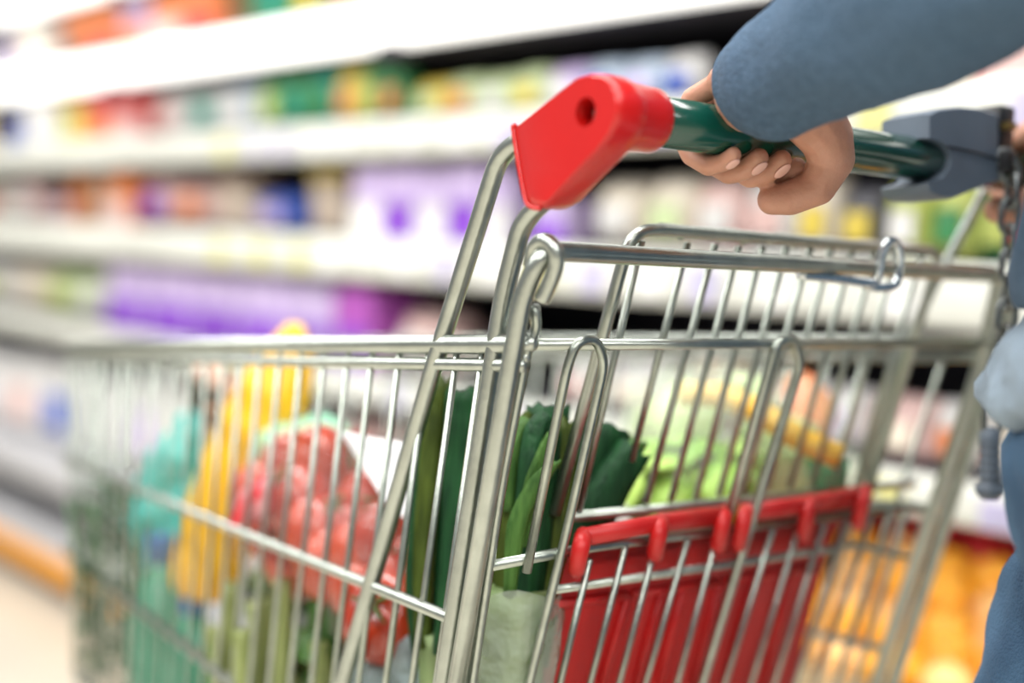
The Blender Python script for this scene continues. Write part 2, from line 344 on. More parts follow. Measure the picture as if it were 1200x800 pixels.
ROWS = [
 # base y0, ceiling y0, where, items
 (86, 26, 'on the top shelf above the bright light strip', [
  ('bag',-60,-15,.9,WHT,None,'white bag'),('tub',-12,12,.75,LIL,None,'lilac tub'),('tub',15,55,.95,CRM,WHT,'cream round tub'),('box',58,70,.8,GRY,None,'grey carton'),
  ('box',71,104,.95,ORG,BRN,'orange carton beside the grey carton'),('box',105,139,.95,ORG,RED,'orange and red carton'),('box',141,172,1,LIL,ORG,'lilac carton among orange ones'),
  ('box',174,212,1,ORG,PNK,'orange and pink carton'),('box',213,252,1,ORG,RED,'orange carton next to the green packs'),('bag',256,292,1,GRN,BRN,'dark green bag with brown label'),
  ('bag',293,330,1,GRN,TEAL,'dark green bag with teal label'),('bag',332,372,1,GRN,YLW,'dark green bag with yellow label'),('bag',374,420,1,GRN,ORG,'dark green bag with orange label')]),
 (172, 118, 'on the shelf right under the bright light strip', [
  ('box',-50,-18,.9,YLW,RED,'yellow carton'),('bottle',-10,10,.9,BLU,WHT,'blue bottle'),('tub',22,62,.98,WHT,None,'white round tub'),('box',72,94,.9,YLW,YGR,'yellow carton with green panel'),
  ('box',96,129,1,RED,ORG,'red carton with orange panel'),('box',130,163,1,RED,PNK,'red carton with pink panel'),('bag',165,206,1,WHT,PNK,'white bag with pink label'),('bag',208,248,1,WHT,TEAL,'white bag with teal label'),
  ('bag',249,289,1.0,LBL,WHT,'pale blue bag with white label'),('bag',292,322,1,GRN,YGR,'green bag with lime label'),('bag',323,350,1,GRN,TEAL,'green bag with teal label'),('bag',351,383,1,TEAL,GRN,'teal bag with green label'),
  ('bag',385,412,.98,YLW,ORG,'yellow bag with orange label'),('bag',413,436,.95,GRN,YGR,'narrow green bag with lime label'),('bag',438,462,.85,GRN,ORG,'green bag with orange label'),
  ('bag',472,512,.6,YLW,PGR,'yellow bag with pale green label'),('bag',514,548,.62,PGR,ORG,'pale green bag with orange label'),('bag',550,590,.6,PGR,WHT,'pale green bag with white label'),('bag',592,628,.62,PGR,YLW,'pale green bag with yellow label'),
  ('bag',630,672,.6,LIL,WHT,'lilac bag with white label'),('bag',674,716,.62,LBL,BLU,'pale blue bag with dark blue label'),('bag',718,762,.6,LBL,LIL,'pale blue bag with lilac label'),('bag',764,810,.62,WHT,BLU,'white bag with blue label'),
  ('box',1000,1060,.7,CRM,None,'plain cream carton'),('box',1062,1140,.8,RED,CRM,'red carton with cream panel'),('box',1142,1215,.9,RED,PNK,'wide red carton with pink panel'),('box',1218,1290,.9,CRM,RED,'cream carton with red panel')]),
 (259, 199, 'on the shelf above the purple boxes', [
  ('bag',-40,-6,.8,CRM,RED,'cream bag with red label'),('bag',-4,32,.95,PNK,WHT,'pink bag with white label'),('bag',44,78,.5,LIL,PNK,'low lilac bag'),('box',80,98,.9,(0.55,0.2,0.07),None,'rust brown carton'),('tub',99,124,.85,BEI,None,'beige tub'),
  ('box',126,150,.95,ORG,PNK,'orange carton'),('bag',151,190,.95,PNK,PUR,'pink bag with purple label'),('bag',192,232,.9,PNK,ORG,'pink bag with orange label'),('tub',234,278,.95,BEI,BRN,'beige tub with brown lid'),('bag',282,330,.65,BLU,LIL,'bright blue bag'),
  ('tub',342,388,.95,BEI,YLW,'beige tub with yellow lid'),('box',410,446,.95,LIL,WHT,'lilac carton'),('box',447,484,.97,LIL,PUR,'lilac carton'),('box',485,522,.95,LIL,WHT,'lilac carton'),('box',523,560,.97,LIL,PUR,'lilac carton'),('box',561,596,.95,LIL,WHT,'lilac carton'),
  ('box',620,660,.55,LIL,PUR,'low lilac carton near the red handle cap'),('bag',682,740,.78,CRM,WHT,'cream bag with white label'),('bag',742,800,.8,CRM,PGR,'cream bag with pale green label'),('bag',802,858,.8,PNK,WHT,'pale pink bag with white label'),('bag',860,918,.8,WHT,PNK,'white bag with pink label'),
  ('bag',920,970,.78,CRM,YLW,'cream bag with yellow label'),('bag',972,1022,.7,(0.10,0.10,0.12),YLW,'dark bag with yellow label'),('bag',1024,1075,.72,YGR,WHT,'lime bag with white label'),('bag',1077,1130,.75,YGR,GRN,'lime bag with green label'),('bag',1132,1190,.75,GRN,YGR,'green bag with lime label'),('bag',1192,1260,.8,YGR,None,'plain lime bag')]),
 (362, 290, 'on the shelf at the height of the cart rim', [
  ('bag',-50,-5,.8,WHT,YGR,'white bag with lime label'),('bag',-3,38,.85,CRM,None,'plain cream bag'),('bag',42,76,.85,PGR,YGR,'pale green bag with lime label'),('bag',78,114,.85,PGR,WHT,'pale green bag with white label'),
  ('box',122,170,.93,LIL,PUR,'purple carton'),('box',172,222,.95,LIL,PUR,'purple carton'),('box',224,276,.95,LIL,PUR,'purple carton'),('box',278,330,.93,LIL,PUR,'purple carton'),('box',332,386,.93,LIL,PUR,'purple carton'),
  ('box',388,432,.95,MAG,PUR,'magenta carton'),('bag',446,506,.75,PNK,WHT,'pink bag with a white label'),('bag',640,700,.45,WHT,PNK,'low white bag with pink label'),('bag',702,764,.5,WHT,CRM,'low white bag with cream label'),
  ('tub',780,850,.72,BEI,WHT,'beige tub with white lid'),('bag',860,930,.5,PNK,WHT,'low pink bag with white label'),('bag',932,1000,.5,WHT,LIL,'low white bag with lilac label'),('bag',1002,1075,.5,PNK,CRM,'low pink bag with cream label'),('bag',1077,1150,.5,WHT,ORG,'low white bag with orange label'),('bag',1152,1240,.5,CRM,None,'low plain cream bag')]),
 (512, 384, 'on the low shelf behind the cart basket', [
  ('bag',-70,-10,.75,WHT,LBL,'white bag with pale blue label'),('bag',-8,34,.8,WHT,PNK,'white bag with pink label'),('bag',36,78,.8,WHT,BLU,'white bag with blue label'),('bag',80,128,.75,WHT,GRY,'white bag with grey label'),('bag',130,176,.9,WHT,LIL,'white bag with lilac label'),('bag',178,226,.9,WHT,None,'plain white bag'),
  ('bag',228,286,.85,CRM,PNK,'cream bag with pink label'),('bag',288,350,.85,WHT,YGR,'white bag with lime label'),('bag',352,420,.9,PNK,WHT,'pink bag with white label'),('bag',422,496,.9,PNK,CRM,'pink bag with cream label'),('bag',498,575,.9,WHT,MAG,'white bag with magenta label'),('bag',577,660,.9,WHT,RED,'white bag with red label'),
  ('bag',662,745,.85,WHT,CRM,'white bag with cream label'),('bag',747,835,.85,PNK,LIL,'pink bag with lilac label')]),
]
seen = {}; cnt = {}; ORD = ['', 'first', 'second', 'third', 'fourth', 'fifth', 'sixth']
todo = []
for (yb, yt, where, items) in ROWS:
    for it in items: todo.append((yb, yt, where)+it); seen[(it[6], where)] = seen.get((it[6], where), 0)+1
for (yb, yt, where, kind, a, b, hf, c, c2, ph) in todo:
    zb, zt = sz(yb), sz(yt)
    if yb == 512: zb = sz(512)
    off = 0.03+random.uniform(0, 0.015)
    nm = {'box':'product_carton','bag':'product_bag','tub':'product_tub','bottle':'product_bottle'}[kind]
    cn = {'box':'carton','bag':'bag','tub':'tub','bottle':'bottle'}[kind]
    grp = '%ss %s' % (ph, where) if seen[(ph, where)] > 1 else 'goods '+where
    if seen[(ph, where)] > 1:
        cnt[(ph, where)] = cnt.get((ph, where), 0)+1
        ph2 = ORD[cnt[(ph, where)]]+' '+ph+' from the left '+where
    else: ph2 = ph+' '+where
    product(kind, sx(a, yb, off), sx(b, yb, off), zb+0.001, (zt-zb)*hf*0.94, DSH+off, c, c2, nm, ph2, cn, grp)

# fruit display at the lower right: crates with oranges and tomatoes in front of the shelf unit
ORAN = mat('orange_peel', (0.85,0.32,0.02), 0.42, 0, 0.1, 18, bump=0.25, bscale=160, col2=(0.90,0.50,0.04))
PEACH = mat('peach_skin', (0.85,0.42,0.14), 0.5, 0, 0.1, 9, col2=(0.88,0.58,0.22))
APPLE = mat('red_apple', (0.62,0.025,0.03), 0.3, 0, 0.2, 12, coat=0.3)
STEMM = mat('stem_brown', (0.12,0.07,0.03), 0.8)
CRATE = mat('crate_wood', (0.55,0.38,0.20), 0.7, 0, 0.2, 14, stretch=(1,8,8))
zb0 = sz(512)
def fruit_mesh(name, r, m, dimple):
    vs_, fs = [], []
    n, mm = 18, 12; rings = []
    for i in range(mm+1):
        t = math.pi*(i+0.03)/(mm+0.06); rr = r*(1-dimple*math.exp(-(t/0.45)**2))
        rings.append([V((math.sin(t)*math.cos(2*math.pi*k/n)*rr*1.03, math.sin(t)*math.sin(2*math.pi*k/n)*rr*1.03, math.cos(t)*rr*0.95)) for k in range(n)])
    me = bpy.data.meshes.new(name); v, f = loft(rings); me.from_pydata([tuple(q) for q in v], [], f); me.update()
    bm = bmesh.new(); bm.from_mesh(me); bmesh.ops.recalc_face_normals(bm, faces=bm.faces); bm.to_mesh(me); bm.free()
    me.materials.append(m); return me
def stem_mesh(r, m):
    me = bpy.data.meshes.new('stem'); v, f = tube([V((0,0,r*0.72)), V((r*0.05,0,r*1.05)), V((r*0.15,0,r*1.2))], r*0.06, 6)
    me.from_pydata([tuple(q) for q in v], [], f); me.update(); me.materials.append(m); return me
FR = {'orange': (fruit_mesh('orange', 0.036, ORAN, 0.08), stem_mesh(0.03, STEMM)),
      'peach': (fruit_mesh('peach', 0.034, PEACH, 0.15), stem_mesh(0.03, STEMM)),
      'red_apple': (fruit_mesh('red_apple', 0.033, APPLE, 0.25), stem_mesh(0.034, STEMM))}
def put_fruit(kind, loc, label, group):
    o = link(kind, FR[kind][0], None); o.location = loc
    o.rotation_euler = (random.uniform(-.7,.7), random.uniform(-.7,.7), random.uniform(0,6))
    tag(o, label, 'fruit', group)
    s = link('stem', FR[kind][1], None, o)
    return o
# two deep crates with stepped boards standing on the low shelf: oranges in front, apples raised behind
def fruit_bank(off0, rows, y0, dy, fpx, pick, label, cr_label):
    ya, yb_ = DSH+off0-0.045, DSH+off0+0.056*(rows-1)+0.045
    zs = [hit_shelf(1080, y0-dy*i, off0+0.056*i).z for i in range(rows)]
    fx0 = sx(fpx, 512, off0)
    cx, hx = (fx0+fx1)/2, (fx1-fx0)/2
    u = thing('fruit_crate', (cx, (ya+yb_)/2, zb0+0.001), cr_label, 'crate', 'crates on the low shelf')
    obj('front_board', box((cx, ya, (zb0+zs[0]-0.01)/2), EX, EY, EZ, hx, 0.006, (zs[0]-0.01-zb0)/2-0.001), CRATE, u, False)
    obj('back_board', box((cx, yb_, (zb0+zs[-1])/2), EX, EY, EZ, hx, 0.006, (zs[-1]-zb0)/2-0.001), CRATE, u, False)
    for sgn in (-1, 1):
        obj('end_board', box((cx+sgn*hx, (ya+yb_)/2, (zb0+zs[0]-0.03)/2), EX, EY, EZ, 0.006, (yb_-ya)/2-0.007, (zs[0]-0.03-zb0)/2-0.001), CRATE, u, False)
    for i in range(rows):
        obj('step_board', box((cx, DSH+off0+0.056*i, zs[i]-0.044), EX, EY, EZ, hx-0.008, 0.026, 0.006), CRATE, u, False)
        x = fx0+0.048+(0.036 if i % 2 else 0)
        while x < fx1-0.045:
            kd = pick()
            put_fruit(kd, (x, DSH+off0+0.056*i, zs[i]+random.uniform(-.003,.004)), *label[kd])
            x += 0.0735
fruit_bank(0.05, 5, 800, 34, 845, lambda: 'peach' if random.random() < 0.3 else 'orange', {'orange': ('ripe orange heaped in the front crate beside the jeans', 'oranges in the crate'), 'peach': ('pale peach lying among the oranges in the front crate', 'peaches in the crate')}, 'wooden crate heaped with oranges on the low shelf at the lower right')
fruit_bank(0.375, 3, 640, 20, 875, lambda: 'red_apple', {'red_apple': ('dark red apple in the crate behind the oranges', 'red apples in the rear crate')}, 'wooden crate of red apples behind the crate of oranges')

# ---------------------------------------------------------------- shopping cart
RV = V((0.768, 0.6405, 0.002)).normalized()
FV = V((-0.6405, 0.768, -0.003)).normalized()      # forward, square to the push bar
UPV = V((0,0,1))
SV = V((-1165, 1600, -7)).normalized()             # near side rim (sides taper forward)
A = cpt(615, 403, 0.795)
LEAN = 0.33
DOWN = (-UPV+FV*LEAN)
rear_n = RV.cross(DOWN)
def rear(off=0.0): return Plane(A+FV*off, rear_n)   # off > 0 is further into the basket
side = Plane(A, SV.cross(UPV))
G0, GS, SIDE = rear(0.0), rear(0.035), side
TW = 0.0058                                          # main tube radius
cart_base = W(A+FV*0.25+RV*0.25); cart_base.z = 0.0
cart = thing('shopping_cart', cart_base, 'zinc wire shopping cart with green push bar, full of groceries', 'shopping cart')
def wire(pl, pts, r, name='wire', m=WIRE, fil=0, parent=None, n=8):
    w = [pl(*p) if len(p) == 2 else P(*p) for p in pts]
    if fil: w = fillet(w, fil)
    return obj(name, tube(w, r, n), m, parent or cart)
def ext(p, q, y):                                    # extend pixel segment to row y
    t = (y-p[1])/(q[1]-p[1]); return (p[0]+(q[0]-p[0])*t, y)

# near handle tubes (side plane) and gate frame
wire(SIDE, [(640,150),(598,172),(583,190),(508,430),(402,800),(330,1050)], 0.0060, 'handle_tube', STEEL, 0.02, n=12)
wire(SIDE, [(660,215),(622,250),(610,268),(590,345),(577,430),(520,800),(482,1050)], 0.0060, 'handle_tube', STEEL, 0.02, n=12)
gate = obj('gate_frame', tube(fillet([G0(*ext((598,430),(535,800),1000)), G0(598,430), G0(613,345), rear(-0.006)(636,294), rear(-0.006)(700,297), G0(1172,323), G0(1148,430), G0(*ext((1148,430),(1030,790),1000))], 0.012), TW, 12), STEEL, cart)
wire(G0, [(626,358),(629,385),(618,405),(587,570),(553,800),(523,1000)], 0.0034, 'edge_wire', WIRE, 0.02)
obj('weld', sphere(G0(621,402), 0.0055, 12, 8), STEEL, cart)
obj('weld', sphere(G0(615,419), 0.0040, 12, 8), STEEL, cart)
# hook round the gate top
hk = [ (622,312,.788),(626,292,.784),(634,283,.776),(644,284,.770),(651,296,.768),(651,312,.770),(644,332,.774),(635,352,.778)]
obj('gate_hook', tube(smooth_path([P(*h) for h in hk]), 0.0047, 12), STEEL, cart)
# rear rim
wire(G0, [(612,404),(1166,402)], 0.0036, 'rear_rim', STEEL, n=12)
# hanging loops
wire(rear(-0.006), [(617,670),(665,428),(676,400),(698,396),(709,424),(667,610),(620,800),(575,1000)], 0.0031, 'hanging_loop', WIRE, 0.013)
wire(rear(-0.006), [(846,632),(903,428),(911,401),(930,396),(939,424),(896,560),(824,798),(763,1000)], 0.0036, 'hanging_loop', WIRE, 0.013)
# gate rails and wires
wire(G0, [(575,663),(690,641),(1063,593)], 0.0036, 'gate_rail', WIRE, 0.02)
wire(G0, [(649,691),(1007,638),(1062,653)], 0.0030, 'gate_rail', WIRE, 0.01)
wire(G0, [(500,1003),(985,905)], 0.0036, 'gate_rail', WIRE)
gw = [((691,655),(657,798)),((733,640),(692,798)),((768,640),(726,798)),((806,632),(757,798)),((840,630),(794,798)),((906,620),(850,798)),((937,615),(881,798)),((966,612),(908,798)),((993,606),(932,798)),((1021,602),(957,798)),((1044,598),(981,798)),((1062,595),(1003,798))]
for p, q in gw: wire(rear(-0.004), [p, ext(p, q, 960)], 0.0024)
# child seat back
seat_fr = wire(GS, [(650,602),(736,285),(752,270),(775,269),(1092,294),(1100,302),(1021,566)], 0.0042, 'seat_back_frame', STEEL, 0.012)
wire(GS, [(670,606),(1072,566)], 0.0036, 'seat_back_rail', WIRE)
sw = [((752,282),(678,598)),((806,284),(740,540)),((838,286),(757,589)),((866,288),(786,586)),((894,288),(815,584)),((922,289),(842,581)),((950,290),(870,578)),((974,291),(898,575)),((999,292),(925,572)),((1026,293),(951,570)),((1052,294),(976,568)),((1081,296),(1003,566))]
for i, (p, q) in enumerate(sw): wire(GS, [p, q], 0.0025)
for x in (782, 855, 915, 968, 1015):
    y = 268+(x-770)*0.077
    wire(rear(0.05), [(x-16,y+6),(x-11,y-3),(x+11,y-1),(x+17,y+8)], 0.0032, 'seat_stop', WIRE, 0.004)
# bag hook on the gate top
bh = [(936,322,.935),(985,327,.945),(1022,331,.95),(1030,318,.948),(1034,297,.946),(1041,284,.945),(1050,284,.95),(1054,300,.955),(1053,320,.957),(1048,334,.955),(1030,337,.953),(1012,333,.952)]
obj('bag_hook', tube(smooth_path([P(*h) for h in bh]), 0.0033, 12), CHROME, cart)

# near side panel
rim_l = SIDE(70,405)
def rimside(dy): return [SIDE(72,405+dy*0.62), SIDE(300,403+dy*0.75), SIDE(612,402+dy)]
FC = SIDE.cam(72,405)                                 # front near rim corner, camera space
Wf = 0.40
FCF = FC+RV*Wf                                        # front far corner
BC = A+RV*0.50                                        # rear far corner
obj('basket_rim', tube(fillet([W(A), W(FC), W(FCF), W(BC)], 0.03), 0.0062, 12), STEEL, cart)
dz = -UPV*0.0125
obj('basket_rim', tube(fillet([W(A+dz), W(FC+dz), W(FCF+dz), W(BC+dz)], 0.03), 0.0042, 10), STEEL, cart)
wire(SIDE, [(78,536),(120,556),(535,727)], 0.0042, 'side_rail', STEEL, 0.02)
wire(SIDE, [(78,644),(275,804),(500,988)], 0.0042, 'side_rail', STEEL)
FB = SIDE.cam(88,792); RBn = SIDE.cam(470,1090)
FBF = FB+RV*(Wf-0.02); RBF = RBn+RV*0.47
obj('basket_bottom_frame', tube(fillet([W(RBn), W(FB), W(FBF), W(RBF), W(RBn)], 0.02), 0.0045, 10), STEEL, cart)
tops = [566,536,503,469,437,409,381,354,329,306,284,263,243,224,206,189,173,158,144,131,119,108,98,88,80]
for x in tops:
    k = (x-80)/(566-80)
    xb = 88+(470-88)*k**1.03
    t0 = SIDE.cam(x, 411); b0 = FB.lerp(RBn, (1/ (1))*0)  # bottom on the basket bottom edge
    # bottom point: where the pixel column direction meets the bottom edge
    dirx = xb; yb = 792+(1090-792)*(xb-88)/(470-88)
    obj('wire', tube([W(t0), SIDE(xb, yb)], 0.0023, 8), WIRE, cart)
# front panel and far side
nf = 11
for i in range(1, nf):
    t = i/nf; obj('wire', tube([W(FC.lerp(FCF, t)), W(FB.lerp(FBF, t))], 0.0023, 8), WIRE, cart)
for t in (0.36, 0.68): obj('front_rail', tube([W(FC.lerp(FB, t)), W(FCF.lerp(FBF, t))], 0.0038, 8), STEEL, cart)
ns = 22
for i in range(1, ns):
    t = i/ns; obj('wire', tube([W(FCF.lerp(BC, t)), W(FBF.lerp(RBF, t))], 0.0023, 8), WIRE, cart)
for t in (0.36, 0.68): obj('side_rail', tube([W(FCF.lerp(FBF, t)), W(BC.lerp(RBF, t))], 0.0040, 8), STEEL, cart)
for i in range(1, 14):
    t = i/14; obj('floor_wire', tube([W(FB.lerp(FBF, t)), W(RBn.lerp(RBF, t))], 0.0023, 8), WIRE, cart)
for i in range(1, 9):
    t = i/9; obj('floor_wire', tube([W(FB.lerp(RBn, t)), W(FBF.lerp(RBF, t))], 0.0023, 8), WIRE, cart)

# push bar
H0 = SIDE.cam(692, 134)-FV*0.0
H0 = cpt(692, 131, 0.752)
def HB(r, rho=0.0, th=0.0):                           # th: 0 top, 90 deg front (towards cart nose)
    a = math.radians(th); return H0+RV*r+(UPV*math.cos(a)+FV*math.sin(a))*rho
HR = 0.0148
obj('push_bar', tube([W(HB(0.03)), W(HB(0.12)), W(HB(0.25)), W(HB(0.47))], HR, 32), GREENH, cart)
# red end caps: plate outline in the side plane through the near bar end, extruded along the bar
def end_cap(base_r, sgn):
    pl = Plane(HB(0.0)-RV*0.012, RV)
    outl = [(600,150),(640,117),(674,90),(690,85),(706,86),(717,94),(724,108),(725,122),(722,140),(714,158),(700,176),(672,205),(642,238),(632,244),(621,242),(614,232),(607,195)]
    pts = [pl.cam(*p) for p in outl]
    shift = RV*base_r
    c = sum(pts, V())/len(pts)
    def ring(depth, ins): return [p+(c-p)*ins+RV*(sgn*depth)+shift for p in pts]
    rings = [ring(0.0, 0.055), ring(0.0012, 0.02), ring(0.004, 0.0), ring(0.015, 0.0), ring(0.020, 0.02), ring(0.024, 0.08)]
    n = len(pts); vs_, fs = loft([[W(p) for p in r] for r in rings], caps=False)
    # faces with a round bolt hole in the outer plate
    hc = pl.cam(686,131)+shift; ex_ = FV; ez_ = UPV; hn = 20
    hole = [hc+(ex_*math.cos(2*math.pi*k/hn)+ez_*math.sin(2*math.pi*k/hn))*0.0080 for k in range(hn)]
    bm = bmesh.new(); og = root_of(cart).location
    bv = [bm.verts.new(v-og) for v in vs_]
    for f in fs: bm.faces.new([bv[i] for i in f])
    hv = [bm.verts.new(W(p)-og) for p in hole]
    hv2 = [bm.verts.new(W(p+RV*(sgn*0.016))-og) for p in hole]
    edges = [bm.edges.new((hv[i], hv[(i+1) % hn])) for i in range(hn)]
    for i in range(hn): bm.faces.new((hv[i], hv[(i+1) % hn], hv2[(i+1) % hn], hv2[i]))
    bm.faces.new(hv2)
    bm.edges.ensure_lookup_table()
    oe = [bm.edges.get((bv[i], bv[(i+1) % n])) for i in range(n)]
    bmesh.ops.triangle_fill(bm, use_beauty=True, use_dissolve=False, edges=oe+edges)
    bm.faces.new([bv[(len(rings)-1)*n+i] for i in range(n)])
    bmesh.ops.recalc_face_normals(bm, faces=bm.faces)
    me = bpy.data.meshes.new('end_cap'); bm.to_mesh(me); bm.free()
    o = link('end_cap', me, REDP, cart); flat_edges(o, 40)
    # collar
    b0 = H0+shift
    prof = [(0.0215,0.012),(0.0205,0.022),(0.0195,0.028),(0.0187,0.040),(0.0187,0.0465),(0.0178,0.048),(0.0150,0.048)]
    if sgn > 0:
        cl = obj('collar', lathe(W(b0), w_dir(RV), prof, 32), REDP, cart); flat_edges(cl, 50)
    # rolled lip along the open lower edge of the cap
    lip = [pts[0], pts[0].lerp(pts[16], 1.0), pts[15], pts[14], pts[13]]
    lp = [W(p+shift+RV*(sgn*0.001)) for p in [pts[0]+(pts[1]-pts[0])*0.06]+[pts[0], pts[16], pts[15], pts[14], pts[13]]]
    obj('cap_lip', tube(smooth_path(lp, 4), 0.0016, 8), REDP, o)
    obj('bolt', lathe(W(hc+RV*(sgn*0.015)), -w_dir(RV)*sgn, [(0.0045,0),(0.0045,0.006),(0.0030,0.007)], 6), STEEL, o, False)
end_cap(0.0, 1)
end_cap(0.53, -1)
# far handle tubes
far = Plane(SIDE.p+RV*0.50, FV.cross(UPV))
for pts in ([(1225,165),(1156,215),(1142,246),(1106,312),(1052,420),(990,620)],):
    obj('handle_tube', tube(fillet([P(x,y,1.10+(y-190)*0.00012) for x,y in pts], 0.02), 0.0042, 12), STEEL, cart)
obj('handle_tube', tube(fillet([W(HB(0.515)), G0(1190,330), G0(1166,430), G0(1040,820), G0(975,1010)], 0.02), 0.0063, 12), STEEL, cart)
# chassis and castors
for s, e in ((SIDE(330,1050), 0), (W(SIDE.cam(330,1050)+RV*0.46), 1)):
    pass
low = 0.16
def drop(p, z): return V((p.x, p.y, z))
nr_, nf_ = drop(SIDE(480,1050), low), drop(W(FB), low)
fr_, ff_ = drop(W(SIDE.cam(480,1050)+RV*0.47), low), drop(W(FBF), low)
obj('chassis_frame', tube(fillet([nr_, nf_, ff_, fr_, nr_], 0.05), 0.010, 12), STEEL, cart)
obj('chassis_post', tube([SIDE(330,1050), drop(SIDE(330,1050).lerp(nf_, 0.2), low)], 0.0063, 10), STEEL, cart)
obj('chassis_post', tube([SIDE(482,1050), nr_], 0.0063, 10), STEEL, cart)
obj('chassis_post', tube([G0(975,1010), fr_], 0.0063, 10), STEEL, cart)
for p in (nr_, nf_, fr_, ff_):
    w = obj('castor', lathe(drop(p, 0.0)+EZ*0.056-w_dir(RV)*0.014, w_dir(RV), [(0.02,0),(0.05,0.001),(0.055,0.006),(0.055,0.022),(0.05,0.027),(0.02,0.028)], 24), RUBBER, cart)
    obj('castor_fork', cat(*[box(drop(p, 0.098)+w_dir(RV)*(s*0.022), w_dir(RV), w_dir(FV), EZ, 0.002, 0.014, 0.056) for s in (-1,1)]+[box(drop(p, 0.150), w_dir(RV), w_dir(FV), EZ, 0.024, 0.014, 0.003)]), STEEL, w, False)

# red seat flap with hooks over the gate rail
FLP = rear(0.012); FLPF = rear(0.022)
flap = thing_part = obj('seat_flap', loft([[FLP(668,640),FLP(985,612),FLPF(985,612),FLPF(668,640)],[FLP(652,700),FLP(966,655),FLPF(966,655),FLPF(652,700)],[FLP(625,800),FLP(930,800),FLPF(930,800),FLPF(625,800)],[FLP(585,950),FLP(875,925),FLPF(875,925),FLPF(585,950)]]), REDD, cart, False)
RIB = rear(0.0105)
for (x0, y0, x1, y1) in ((735,700,705,800),(775,695,745,800),(800,690,772,800),(842,684,812,800),(880,678,850,800),(925,672,896,800),(652,708,735,697),(742,696,842,682),(850,681,958,664)):
    q = [RIB(x0,y0), RIB(x1,y1)]
    obj('flap_rib', tube(q, 0.0030, 6), REDD, flap)
HKP = rear(-0.002)
for (xa, ya, xm, ym, xb, yb) in ((684,629,776,612,850,602),(874,601,950,589,1014,577)):
    bar = obj('hook_bar', tube(fillet([HKP(xa,ya), HKP(xm,ym), HKP(xb,yb)], 0.01), 0.0068, 14, squash=0.85), REDD, flap)
    back = rear(0.012)
    obj('hook_web', loft([[back(xa,ya-4),back(xb,yb-3),rear(0.017)(xb,yb-3),rear(0.017)(xa,ya-4)],[back(xa-6,ya+36),back(xb-8,yb+33),rear(0.017)(xb-8,yb+33),rear(0.017)(xa-6,ya+36)]]), REDD, flap, False)
    for (x, y) in ((xa,ya),(xm,ym),(xb,yb)):
        pth = [rear(0.012)(x+1,y+2), rear(0.002)(x,y-2), rear(-0.009)(x-2,y+6), rear(-0.0115)(x-5,y+20), rear(-0.008)(x-8,y+34), rear(0.0)(x-8,y+38)]
        obj('hook_lug', tube(smooth_path(pth, 4), 0.0058, 10), REDD, flap)

# coin lock on the far end of the push bar
lockpl = Plane(HB(0.42)-FV*0.019, FV)
lo = [(1088,133),(1100,127),(1125,124),(1150,126),(1172,133),(1173,212),(1158,217),(1140,224),(1118,233),(1100,232),(1090,226),(1086,216),(1104,210),(1113,198),(1115,184),(1111,172),(1104,165),(1088,161)]
fp = [lockpl.cam(*p) for p in lo]
cc = sum(fp, V())/len(fp)
def lring(dep, ins): return [W(p+(cc-p)*ins+FV*dep) for p in fp]
lock = obj('coin_lock', loft([lring(0.0,0.05), lring(0.002,0.012), lring(0.006,0.0), lring(0.034,0.0), lring(0.038,0.03)]), GREYP, cart)
flat_edges(lock, 40)
obj('lock_slot', box(W(lockpl.cam(1184,152)+FV*0.018), w_dir(RV), w_dir(FV), EZ, 0.010, 0.016, 0.018, 0.003), BLACKP, lock)
obj('coin_tray', box(W(lockpl.cam(1181,148)-FV*0.001), w_dir(RV), w_dir(FV), EZ, 0.006, 0.003, 0.0025), BRASS, lock, False)
obj('lock_seam', tube([W(lockpl.cam(1110,172)-FV*0.0006), W(lockpl.cam(1140,178)-FV*0.0006), W(lockpl.cam(1168,186)-FV*0.0006)], 0.0008, 6), BLACKP, lock)
obj('chain_anchor', box(W(lockpl.cam(1174,190)-FV*0.001), w_dir(RV), w_dir(FV), EZ, 0.006, 0.006, 0.008, 0.002), BLACKP, lock)
# chain
cp = smooth_path([P(1178,186,0.985), P(1186,215,0.985), P(1183,262,0.985), P(1184,320,0.985), P(1180,372,0.985), P(1174,425,0.985), P(1166,470,0.985), P(1162,508,0.985)], 24)
Ls = [0]
for a, b in zip(cp, cp[1:]): Ls.append(Ls[-1]+(b-a).length)
def at_len(s):
    for i in range(len(Ls)-1):
        if Ls[i+1] >= s: return cp[i].lerp(cp[i+1], (s-Ls[i])/max(1e-9, Ls[i+1]-Ls[i]))
    return cp[-1]
lk, pitch = 0.0128, 0.0182; s = 0.006; i = 0
while s < Ls[-1]-0.01:
    c0 = at_len(s); t = (at_len(s+0.004)-at_len(max(0, s-0.004))).normalized()
    u = (w_dir(V((1,0,0)))*math.cos(0.15+i*math.pi/2)+w_dir(V((0,1,0)))*math.sin(0.15+i*math.pi/2)); u = (u-t*u.dot(t)).normalized()
    pts = []
    for k in range(20):
        a = 2*math.pi*k/20; cxx = math.cos(a)*0.0068; czz = math.sin(a)*0.0068+math.copysign(0.0055, math.sin(a))
        pts.append(c0+u*cxx+t*czz)
    obj('chain_link', tube(pts, 0.0024, 8, closed=True), CHAINM, lock)
    s += pitch; i += 1
